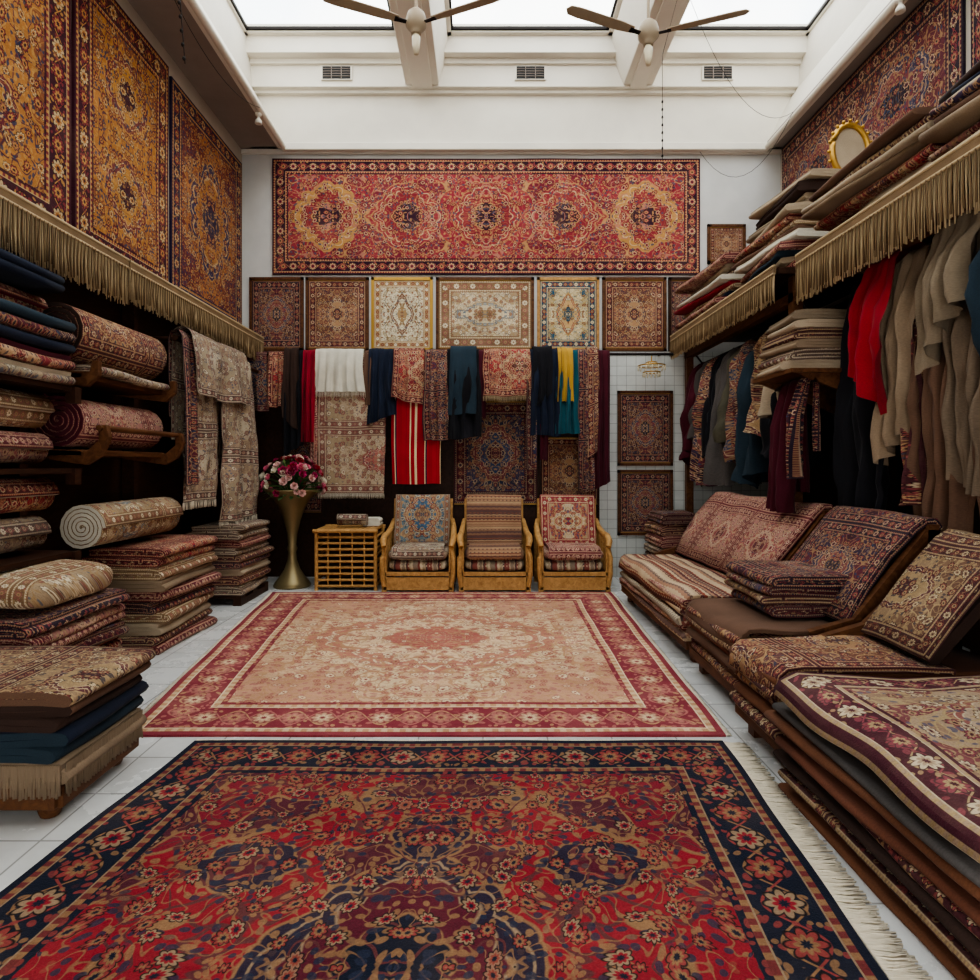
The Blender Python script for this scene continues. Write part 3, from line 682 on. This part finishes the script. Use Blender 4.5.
# ---------------------------------------------------------------- armchairs
def armchair(cx,backm,seatm,topm,seed):
    y0=6.83; w=.80
    def f(m):
        for sx in (-1,1):
            xo=cx+sx*(w/2-.03)
            m.box(xo-.028,xo+.028,y0,y0+.06,0,.50,WL); m.box(xo-.028,xo+.028,y0+.6,y0+.66,0,.62,WL)
            pts=[(xo+sx*.00,y0-.02,.50),(xo+sx*.015,y0+.02,.56),(xo+sx*.02,y0+.15,.60),(xo+sx*.01,y0+.35,.61),(xo,y0+.58,.66),(xo-sx*.02,y0+.66,.74)]
            m.tube(pts,[.03,.036,.036,.034,.034,.03],WL,10)
            m.tube([(xo,y0+.02,.48),(xo+sx*.02,y0-.015,.38),(xo+sx*.02,y0-.02,.2),(xo,y0,.06)],.028,WL,8)
            for k in range(4): m.box(xo-.01,xo+.01,y0+.12+k*.12,y0+.16+k*.12,.1,.6,WL)
            m.box(xo-.02,xo+.02,y0,y0+.66,.1,.16,WL)
            m.box(cx+sx*.33-.025,cx+sx*.33+.025,y0+.58,y0+.63,.3,1.0,WL,rot=Matrix.Rotation(math.radians(-9),3,'X'),piv=(cx,y0+.6,.4))
        m.box(cx-w/2+.02,cx+w/2-.02,y0,y0+.03,.02,.16,WL); m.box(cx-w/2+.02,cx+w/2-.02,y0,y0+.03,.175,.22,WL)
        m.box(cx-w/2+.04,cx+w/2-.04,y0+.02,y0+.62,.18,.22,WM)
        m.cushion((cx,y0+.29,.285),w-.13,.6,.15,seatm,seed=seed); m.cushion((cx,y0+.27,.40),w-.12,.6,.14,topm,seed=seed+1)
        rt=Matrix.Rotation(math.radians(-11),3,'X')
        m.box(cx-.31,cx+.31,y0+.50,y0+.57,.44,1.0,C['tan'],rot=rt,piv=(cx,y0+.53,.45))
        path=[(0,0),(0,.15),(0,.3),(0,.45),(0,.58),(.015,.615),(.05,.625),(.085,.61),(.1,.57),(.1,.4)]
        m.ribbon(path,.022,.65,(cx-.325,y0+.465,.43),rt@Vector((0,1,0)),rt@Vector((0,0,1)),(1,0,0),backm,nw=8,jit=.005,seed=seed)
        m.ribbon([(.55,0),(.3,.012),(.08,.012),(0,-.0),(-.03,-.06),(-.03,-.1)],.016,w-.22,(cx-(w-.22)/2,y0-.01,.475),(0,1,0),(0,0,1),(1,0,0),topm,nw=8,jit=.005,seed=seed)
    return one('armchair',f,.004)
pChB=P('#446478','#586e78','#7c5e4a','#a6865e','#c0b092','#30425a','#944e44','#824a3e','#40607a','#926e52')
pChR=P('#bca688','#ac9270','#902a36','#b08c5e','#caba98','#4c5068','#9c4048','#9a323c','#c2ac88','#9c4c48')
MB1=rug_mat('chair_cover_blue',.78,.65,pChB,1,12,.07,tile=True,seed=2,ms=(.7,.8)); MB3=rug_mat('chair_cover_rose',.62,.65,pChR,1,12,.1,tile=True,ms=(.7,.8),seed=9,diamond=True,flow=.8)
armchair(-.72,MB1,M['k2'],M['tGrey'],1); armchair(.13,M['k4'],M['k2'],M['k4'],2); armchair(1.01,MB3,M['k2'],M['tRose'],3)
# ---------------------------------------------------------------- rattan side table
def rt_(m):
    x0,x1,y0,y1=-1.86,-1.2,6.92,7.42
    for x in (x0,x1):
        for y in (y0,y1): m.tube([(x,y,0),(x,y,.66)],.022,WL,8)
    for k in range(9):
        z=.05+k*.068
        for y in (y0,y1): m.tube([(x0,y,z),(x1,y,z)],.015,WL,8)
        for x in (x0,x1): m.tube([(x,y0,z),(x,y1,z)],.015,WL,8)
        if k%2==0: m.box(x0,x1,y0+.01,y1-.01,z-.004,z+.012,WM)
    for k in range(4): m.tube([(x0+.13+k*.135,y0,.03),(x0+.13+k*.135,y0,.65)],.01,WL,6)
    for k in range(13): m.tube([(x0+.02+k*.052,y0-.03,.672),(x0+.02+k*.052,y1+.03,.672)],.02,WL,6)
    m.tube([(x0-.03,y0-.03,.665),(x1+.03,y0-.03,.665)],.022,WL,8); m.tube([(x0-.03,y1+.03,.665),(x1+.03,y1+.03,.665)],.022,WL,8)
one('rattan_side_table',rt_)
one('rolled_rug',lambda m:m.roll((-1.5,7.12,.694+.075),(1,0,0),.075,.34,M['tGrey'],t=.018))
one('folded_cloth',lambda m:m.slab(-1.3,7.28,.694,.2,.2,.09,C['ivory'],jit=.003))
# ---------------------------------------------------------------- flower vase
def vase(m):
    pr=[(0,0),(.2,0),(.21,.02),(.19,.06),(.14,.12),(.09,.2),(.055,.3),(.045,.4),(.06,.44),(.045,.48),(.06,.62),(.1,.78),(.15,.92),(.22,1.03),(.3,1.10),(.31,1.12),(.29,1.115),(.2,1.03),(.1,.9),(0,.85)]
    m.lathe(pr,(-2.2,7.15,0),BRASS,32)
    r=random.Random(4)
    fc=[C['brightred'],cloth_mat('petal_pink','#d0607c'),cloth_mat('petal_blush','#dcb0a8'),cloth_mat('petal_cream','#e0d6be'),cloth_mat('petal_magenta','#a02450')]
    gr=cloth_mat('leaf_green','#3c5a2c',.3); gr2=cloth_mat('leaf_olive','#5f7038',.3)
    for k in range(85):
        a=r.uniform(0,2*PI); b=math.asin(r.uniform(-.15,1)); c=Vector((-2.2,7.15,1.14)); d=Vector((math.cos(a)*math.cos(b),math.sin(a)*math.cos(b),math.sin(b)))
        p=c+Vector((d.x*.35,d.y*.3,d.z*.36)); s=r.uniform(.035,.06); mt=r.choice(fc)
        up=d; s1=up.cross(Vector((.3,.2,1))).normalized(); s2=up.cross(s1)
        for ring,(n,rad,h) in enumerate(((6,1.0,.1),(5,.65,.35),(3,.3,.55))):
            for q in range(n):
                an=q/n*2*PI+ring*.5; dd=s1*math.cos(an)+s2*math.sin(an); sd=dd.cross(up); b0=len(m.v)
                base=p+dd*rad*s*.2; tip=p+dd*rad*s+up*s*(h+.2); md=p+dd*rad*s*.75+up*s*h*.4
                m.v+= [base,md+sd*s*.45,tip+sd*s*.25,tip+up*s*.05,tip-sd*s*.25,md-sd*s*.45]
                m.face([b0+i for i in range(6)],[(0,0),(1,0),(1,1),(.5,1),(0,1),(0,.5)],m.mid(mt),True)
        m.tube([Vector((-2.2,7.15,.95)),c+(p-c)*.5,p],.004,gr,5)
    for k in range(120):
        a=r.uniform(0,2*PI); b=r.uniform(-.25,1.3); d=Vector((math.cos(a)*math.cos(b),math.sin(a)*math.cos(b),math.sin(b)))
        p=Vector((-2.2,7.15,1.12))+Vector((d.x*.24,d.y*.22,d.z*.28)); q=p+d*r.uniform(.08,.15)+Vector((0,0,-.03)); sd=d.cross(Vector((0,0,1))).normalized()*.025; b0=len(m.v)
        m.v+=[p,(p+q)/2+sd+d*.01,q,(p+q)/2-sd]; m.face([b0,b0+1,b0+2,b0+3],[(0,0),(1,0),(1,1),(0,1)],m.mid(r.choice([gr,gr2])))
one('flower_vase',vase)
# ---------------------------------------------------------------- left side goods
FP='folded_rug_pile'
pl(FP,-2.67,6.55,.10,.55,.82,.70,9,[M['tGrey'],M['tBrown'],C['cream'],M['tDark'],M['tTan'],M['tGrey'],M['tRose'],M['tGrey']],seed=31,tt=.025,jx=.02,yaw=4)
one('wooden_pallet',lambda m:[m.box(-2.95,-2.4,6.15+k*.33,6.27+k*.33,.07,.1,WD) for k in range(3)]+[m.box(x,x+.08,6.15,6.93,0,.07,WD) for x in (-2.95,-2.48)])
pl(FP,-2.66,5.03,.0,.58,.95,.78,10,[M['tRose'],M['tTan'],C['cream'],M['tCream'],M['tDark'],M['tRose'],C['tan'],M['tCream'],M['tRed'],M['tRed']],seed=32,tt=.03,jx=.03,yaw=4)
one('rolled_rug',lambda m:m.roll((-2.74,4.78,.80+.17),(0,1,0),.165,1.1,M['tCream'],seed=3,edge=C['ivory'],t=.022,gap=1.3))
pl(FP,-2.60,3.52,0,.68,.86,.62,7,[M['tDark'],M['tBrown'],M['tTan'],M['tRed'],M['tNavy'],M['tRose'],M['tDark']],seed=33,tt=.028,jx=.02)
def nl(m):
    m.box(-2.4,-1.66,2.42,2.96,.1,.15,WM)
    for x in (-2.3,-1.73):
        for y in (2.48,2.9): m.lathe([(0,0),(.035,0),(.045,.03),(.035,.06),(.045,.1),(0,.1)],(x,y,0),WM,12)
    m.box(-2.4,-1.66,2.4,2.43,.06,.15,WM); m.box(-1.67,-1.64,2.42,2.96,.06,.15,WM)
one('low_wooden_bench',nl,.006)
def nls(m):
    m.slab(-2.03,2.69,.152,.8,.58,.09,C['tan'],(1,0),.03,C['tan'],1,1)
    m.strands((-2.4,2.4,.235),(-1.64,2.4,.235),110,.13,C['tan'],.006,jit=.08); m.strands((-1.625,2.42,.235),(-1.625,2.96,.235),80,.13,C['tan'],.006,jit=.08)
    m.slab(-2.04,2.69,.243,.78,.59,.06,C['dkteal'],(1,0),.03,C['dkteal'],-2,2)
    m.slab(-2.03,2.7,.304,.8,.6,.06,C['navy'],(1,0),.03,C['dkteal'],1,3)
    m.slab(-2.04,2.69,.365,.78,.58,.05,C['umber'],(1,0),.025,C['umber'],-1,4)
    m.slab(-2.03,2.7,.416,.82,.61,.05,C['brown'],(1,0),.025,C['umber'],2,6)
    m.slab(-2.02,2.7,.467,.84,.62,.055,M['tTan'],(1,0),.027,C['brown'],0,5)
one(FP,nls)
def bay1(m):
    m.roll((-2.74,3.06,.872+.115),(0,1,0),.115,1.42,M['tGrey'],seed=2,edge=C['cream'])
    m.roll((-2.72,3.06,1.105+.115),(0,1,0),.118,1.5,M['tRed'],seed=3,edge=C['ivory'])
one('rolled_rug_stack',bay1)
def bay1b(m):
    m.roll((-2.72,3.07,1.382+.11),(0,1,0),.108,1.42,M['tRose'],seed=4,edge=C['cream'])
    m.roll((-2.72,3.05,1.60+.12),(0,1,0),.122,1.45,M['tCream'],seed=5,edge=C['ivory'])
one('rolled_rug_stack',bay1b)
def bay1c(m):
    z=1.882
    for (mt,h,ee) in ((M['tGrey'],.09,C['cream']),(M['tRed'],.10,C['burg']),(C['navy'],.06,None),(M['tDark'],.07,C['navy']),(C['dkteal'],.07,None)):
        m.slab(-2.74,3.06,z,.48,1.45,h,mt,(1,0),.03,ee,0,z); z+=h+.002
    m.roll((-2.73,3.06,z+.075),(0,1,0),.078,1.45,M['tRed'],seed=6,edge=C['red']); z+=.16
    m.slab(-2.76,3.06,z,.44,1.4,.12,C['navy'],(1,0),.03,None,1,z)
one('shelved_rug_bundle',bay1c)
one('bolster_cushion',lambda m:m.cushion((-2.5,3.5,.735),.5,.72,.2,M['tCream'],rot=Matrix.Rotation(math.radians(4),3,'Y')))
def rack(m):
    X0=XL+.036
    for y in (4.02,5.02):
        m.prism([(0,0),(.42,-.06),(.52,.0),(.57,.12),(.55,.2),(.5,.2),(.5,.1),(.42,.03),(0,.06)],(X0,y,1.46),(1,0,0),(0,0,1),(0,1,0),.04,WM)
        m.prism([(0,0),(.42,-.05),(.5,.02),(.5,.12),(.46,.12),(.44,.05),(0,.05)],(X0,y,1.96),(1,0,0),(0,0,1),(0,1,0),.04,WM)
    m.box(X0,-2.6,4.02,5.06,1.46,1.5,WM); m.box(X0,-2.6,4.02,5.06,1.965,2.0,WM)
    m.tube([(-2.48,4.0,1.64),(-2.48,5.08,1.64)],.02,WM)
one('curved_wood_rack',rack,.005)
one('rolled_rug',lambda m:m.roll((-2.77,4.53,1.505+.19),(0,1,0),.19,1.0,M['tRose'],seed=7,edge=C['burg'],start=2,t=.024,gap=1.4))
one('rolled_rug',lambda m:m.roll((-2.77,4.53,2.065+.21),(0,1,0),.21,1.05,M['tBrown'],seed=8,edge=C['umber'],start=2.5,t=.024,gap=1.4))
one('folded_rug',lambda m:m.slab(-2.76,4.53,2.002,.44,.95,.06,M['tGrey']))
def bar(m):
    m.tube([(-2.66,5.35,2.5),(-2.66,7.3,2.5)],.025,WD)
    for y in (5.4,7.2): m.tube([(-2.66,y,2.5),(-3.0,y,2.5)],.02,WD)
one('wooden_hanging_bar',bar)
one('draped_rug',lambda m:m.drape((-2.66,5.72,2.52),(0,1,0),(1,0,0),.7,1.45,.9,M['tGrey'],.02,1.5,.04,1,0,FRW,crump=.03))
one('draped_rug',lambda m:m.drape((-2.66,6.55,2.52),(0,1,0),(1,0,0),.85,1.68,1.2,M['tGrey'],.035,2,.05,2,0,FRW,crump=.05))
one('draped_rug',lambda m:m.drape((-2.66,6.1,2.53),(0,1,0),(1,0,0),1.25,.5,.5,M['tGrey'],.03,2,.1,3,0,crump=.04))
one('draped_rug',lambda m:m.drape((-2.66,5.46,2.52),(0,1,0),(1,0,0),.2,1.3,.7,M['tDark'],.02,1,.06,4,0))
# ---------------------------------------------------------------- right side hanging goods
g_=[ (7.35,'burg',1.2),(7.15,'grey',1.05),(6.92,'tDark',1.3),(6.68,'black',1.0),(6.45,'grey',1.25),(6.22,'olive',1.1),(6.0,'tNavy',1.2),(5.78,'dkteal',1.25),(5.55,'tTan',1.0),(5.33,'black',1.1),(5.14,'cream',.75)]
for i,(y,c,l) in enumerate(g_):
    one('hanging_garment',lambda m:m.garment((2.64+.03*(i%2),y,2.62),.36,.38,l,C[c] if c in C else M[c],seed=i,folds=6))
def hd(y,w,l,mat,seed,r=.06,sk=0,cr=.07,nf=2.5,x=2.66,z=2.62,g=.15,lb=.9,name='hanging_textile'):
    one(name,lambda m:m.drape((x,y,z),(0,1,0),(-1,0,0),w,l,lb,mat,.05,nf,r,seed,g,skew=sk,crump=cr))
hd(4.68,.34,.95,C['burg'],31,x=2.34,z=2.0,r=.03,lb=.8,cr=.04)
hd(4.42,.1,.7,M['tDark'],41,x=2.34,z=2.0,r=.04,lb=.5,cr=.03)
hd(4.12,.5,1.66,C['black'],33)
hd(3.95,.40,.75,C['brightred'],34,.14,.3,.10)
hd(3.74,.34,1.1,C['tan'],35,.09,-.2,.08,3)
hd(3.62,.2,1.45,M['tBrown'],42,.06)
hd(3.44,.36,1.62,C['brown'],36,.06,0,.07,3.5)
hd(3.28,.42,.55,C['linen'],37,.16,-.3,.09,3)
hd(3.16,.28,1.35,C['mush'],43,.08,.1,.07,3.5)
hd(2.98,.36,1.6,C['brown'],38,.06,0,.07,3.5)
hd(2.78,.5,.85,C['dkteal'],39,.15,.2,.1,3)
hd(2.3,.5,1.5,C['brown'],40,.08)
# ---------------------------------------------------------------- right sofas / daybeds
def daybed(name,x0,x1,y0,y1,sz,layers,cover,back,edges,seed,nl=4,xb=1.98,zb=1.08,side=(1,1)):
    def f(m):
        for x in (x0+.06,x1-.1):
            for y in (y0+.04,y1-.1): m.box(x,x+.07,y,y+.07,0,.12,WR)
        m.box(x0+.0,x1,y0+.01,y1-.01,.1,.16,WR)
        m.pile((x0+x1)/2-.02,(y0+y1)/2,.162,x1-x0,y1-y0-.05,sz-.2,nl,layers,fold=(-1,0),edges=edges,seed=seed,tt=.03,jx=.015,yaw=.8)
        d=xb+.12-x0
        path=[(d,.0),(d*.7,.004),(d*.4,.0),(.1,.002),(.03,-.005),(.0,-.03),(-.015,-.08),(-.02,-.13)]
        m.ribbon(path,.022,y1-y0-.03,(x0-.0,y0+.015,sz-.015),(1,0,0),(0,0,1),(0,1,0),cover,nw=20,jit=.01,seed=seed+3,wav=.018)
        dx=x1-.06-xb; dz=zb-sz; L=math.hypot(dx,dz); A=Vector((dx/L,0,dz/L)); Nn=Vector((-A.z,0,A.x))
        pa=[(0,0),(L*.3,.02),(L*.6,.025),(L*.9,.01),(L,-.01),(L+.03,-.05),(L+.02,-.09),(L-.1,-.1)]
        m.ribbon(pa,.03,y1-y0-.06,(xb,y0+.03,sz+.03),A,Nn,(0,1,0),back,nw=20,jit=.01,seed=seed+5,wav=.02)
        m.prism([(0,-.03),(L,-.03),(L,-.08),(0,-.08)],(xb,y0+.06,sz+.03),A,Nn,(0,1,0),y1-y0-.12,C['umber'])
        for k,y in enumerate((y0,y1-.045)):
            if side[k]:
                m.prism([(xb-.22,sz-.12),(x1,sz-.12),(x1,zb-.03),(x1-.07,zb-.03),(xb+.02,sz+.07),(xb-.22,sz+.0)],(0,y,0),(1,0,0),(0,0,1),(0,1,0),.045,WM)
            m.box(x1-.06,x1,y,y+.05,.1,zb,WM)
    return one(name,f)
daybed('rug_covered_sofa',1.43,2.46,4.35,6.42,.49,[M['k1'],M['tRose'],M['k2']],M['k1'],M['tRose'],None,41,nl=5)
daybed('rug_covered_sofa',1.41,2.46,3.34,4.25,.50,[M['tBrown'],C['brown'],M['tTan']],C['brown'],M['tDark'],[C['brown'],C['rust'],C['tan']],42)
pl('stacked_seat_rugs',1.88,3.85,.525,.5,.6,.24,4,[M['tNavy'],M['tTan'],M['tNavy'],M['tDark']],fold=(-1,0),seed=43,tt=.03)
daybed('rug_covered_sofa',1.33,2.5,2.74,3.28,.50,[M['tTan'],C['wbrown'],M['tBrown']],M['tBrown'],M['tTan'],None,44,zb=1.02,side=(0,1),nl=5)
pBig=P('#a0866a','#8e7058','#4a1a28','#a48a60','#bfac8c','#565062','#863c46','#8c544c','#aa9076','#7a4244',dark='#4a2e30')
MBig=rug_mat('carpet_maroon_border',1.15,1.14,pBig,1,12,.2,tile=True,seed=5)
def npile(m):
    m.pile(1.84,2.08,.0,1.12,1.18,.45,12,[C['wbrown'],C['rust'],M['tTan'],C['wbrown'],C['umber'],M['tBrown'],C['rust'],C['tan'],C['wbrown'],C['grey'],C['rust'],C['cream']],fold=(-1,0),
        edges=[C['wbrown'],C['rust'],C['tan'],C['umber']],seed=51,tt=.026,jx=.03,yaw=1.8)
    m.ribbon([(1.12,.03),(.8,.02),(.5,.022),(.2,.012),(.06,.01),(.0,-.02),(-.03,-.07)],.024,1.14,(1.27,1.5,.475),(1,0,0),(0,0,1),(0,1,0),MBig,nw=24,jit=.014,seed=4,wav=.04)
one('stacked_carpet_pile',npile)
pl('stacked_carpet_pile',1.86,.92,0,.9,.9,.26,5,[M['tTan'],C['rust'],M['tBrown']],fold=(-1,0),seed=52)
pl('stacked_carpet_pile',2.2,7.15,.0,.5,.6,.86,8,allm,fold=(-1,0),seed=53)
# ---------------------------------------------------------------- ceiling fans
def fan(cx,cy,zc,angs):
    def f(m):
        m.tube([(cx,cy,6.04),(cx,cy,zc+.08)],.013,FANM,10); m.lathe([(0,.0),(.06,0),(.05,-.06),(.02,-.09),(0,-.09)],(cx,cy,6.03),FANM,20)
        m.lathe([(0,.1),(.04,.1),(.07,.07),(.085,.02),(.085,-.03),(.06,-.06),(.04,-.08),(.04,-.1),(0,-.1)],(cx,cy,zc),FANM,28)
        m.lathe([(0,-.1),(.025,-.1),(.035,-.13),(.03,-.2),(.02,-.26),(0,-.26)],(cx,cy,zc),BULB,20)
        for a in angs:
            a=math.radians(a); d=Vector((math.cos(a),math.sin(a),0)); n=Vector((-d.y,d.x,0)); t=Matrix.Rotation(math.radians(10),3,d); n2=t@n
            O=Vector((cx,cy,zc-.02))
            m.prism([(.07,-.015),(.18,-.02),(.18,.02),(.07,.015)],O,d,n2,t@Vector((0,0,1)),.008,IRON)
            m.prism([(.15,-.03),(.28,-.042),(.66,-.046),(.74,-.038),(.77,0),(.74,.038),(.66,.046),(.28,.042),(.15,.03)],O+Vector((0,0,.008)),d,n2,t@Vector((0,0,1)),.008,FANM)
    return one('ceiling_fan',f)
fan(-.55,5.1,5.04,(203,337)); fan(1.36,5.1,4.95,(202,340))
def strg(m):
    def cat(a,b,sag,n=12):
        a=Vector(a);b=Vector(b); return [a.lerp(b,k/n)-Vector((0,0,sag*4*(k/n)*(1-k/n))) for k in range(n+1)]
    for pts in (cat((1.9,5.9,6.03),(3.45,6.9,5.33),.5,16),cat((3.45,6.9,5.33),(2.7,7.72,5.3),.5,12)): m.tube(pts,.0025,IRON,5)
    m.tube([(1.9,5.9,6.03),(1.62,5.6,5.1),(1.62,5.6,4.15)],.003,IRON,5)
    for k in range(8): m.lathe([(0,0),(.008,-.01),(.01,-.025),(0,-.035)],(1.62,5.6,4.7-k*.07),IRON,8)
    m.tube(cat((-2.45,4.3,5.32),(-2.45,6.8,5.32),.3,14),.003,IRON,5)
    m.tube([(-2.45,5.0,5.3),(-2.44,5.02,5.0),(-2.45,5.1,4.7)],.004,IRON,5)
    for k in range(5): m.lathe([(0,0),(.012,-.01),(.014,-.025),(0,-.04)],(-2.45,5.0+.02*k,5.15-k*.1),IRON,8)
one('hanging_cables',strg)
for p in ((-2.5,6.9,5.31),(3.5,5.2,5.31),(-2.5,5.0,5.31)):
    def sp(m):
        m.lathe([(0,0),(.035,0),(.035,-.02),(.015,-.03),(.015,-.05),(.035,-.08),(.04,-.11),(.03,-.115),(0,-.1)],p,PLC,18)
    one('spot_lamp',sp)
def chand(m):
    c=Vector((2.04,7.5,2.72)); m.tube([c,c-Vector((0,0,.1))],.008,GOLD)
    for (r,z) in ((.06,-.08),(.16,-.12),(.1,-.2)):
        m.tube([c+Vector((r*math.cos(k/16*2*PI),r*math.sin(k/16*2*PI),z)) for k in range(17)],.008,GOLD,6)
        for k in range(14): m.lathe([(0,0),(.012,-.02),(.008,-.05),(0,-.06)],c+Vector((r*math.cos(k/14*2*PI),r*math.sin(k/14*2*PI),z)),BULB,6)
one('small_chandelier',chand)
# ---------------------------------------------------------------- light
w=bpy.data.worlds.new('World'); SC.world=w; w.use_nodes=True; nt=w.node_tree; bg=nt.nodes['Background']
tc=nt.nodes.new('ShaderNodeTexCoord'); nz=nt.nodes.new('ShaderNodeTexNoise'); nz.inputs['Scale'].default_value=3; nz.inputs['Detail'].default_value=6
cr=nt.nodes.new('ShaderNodeValToRGB'); cr.color_ramp.elements[0].position=.38; cr.color_ramp.elements[0].color=(.66,.74,.80,1); cr.color_ramp.elements[1].position=.58; cr.color_ramp.elements[1].color=(1,.975,.93,1)
nt.links.new(tc.outputs['Generated'],nz.inputs['Vector']); nt.links.new(nz.outputs[0],cr.inputs[0]); nt.links.new(cr.outputs[0],bg.inputs[0]); bg.inputs[1].default_value=4.2
def area(name,loc,sx,sy,rot):
    l=bpy.data.lights.new(name,'AREA'); l.shape='RECTANGLE'; l.size=sx; l.size_y=sy; l.energy=0; l.cycles.is_portal=True
    o=bpy.data.objects.new(name,l); o.location=loc; o.rotation_euler=rot; SC.collection.objects.link(o)
area('portal_skylight',(.52,(SF+7.45)/2,6.72),6.8,7.45-SF,(0,0,0))
area('portal_front_opening',(.2,YF-.12,1.3),2.8,2.6,(-PI/2,0,0))  # samples sky light through the added, unseen front opening
SC.view_settings.view_transform='AgX'
try: SC.view_settings.look='AgX - Medium High Contrast'
except Exception: pass
SC.view_settings.exposure=.65
cam=bpy.data.cameras.new('camera'); co=bpy.data.objects.new('camera',cam); SC.collection.objects.link(co)
co.location=(0,0,1.4); co.rotation_euler=(PI/2,0,0); cam.sensor_width=36; cam.lens=36*620/980; cam.shift_x=7/980; cam.shift_y=-25/980; cam.clip_start=.05
SC.camera=co
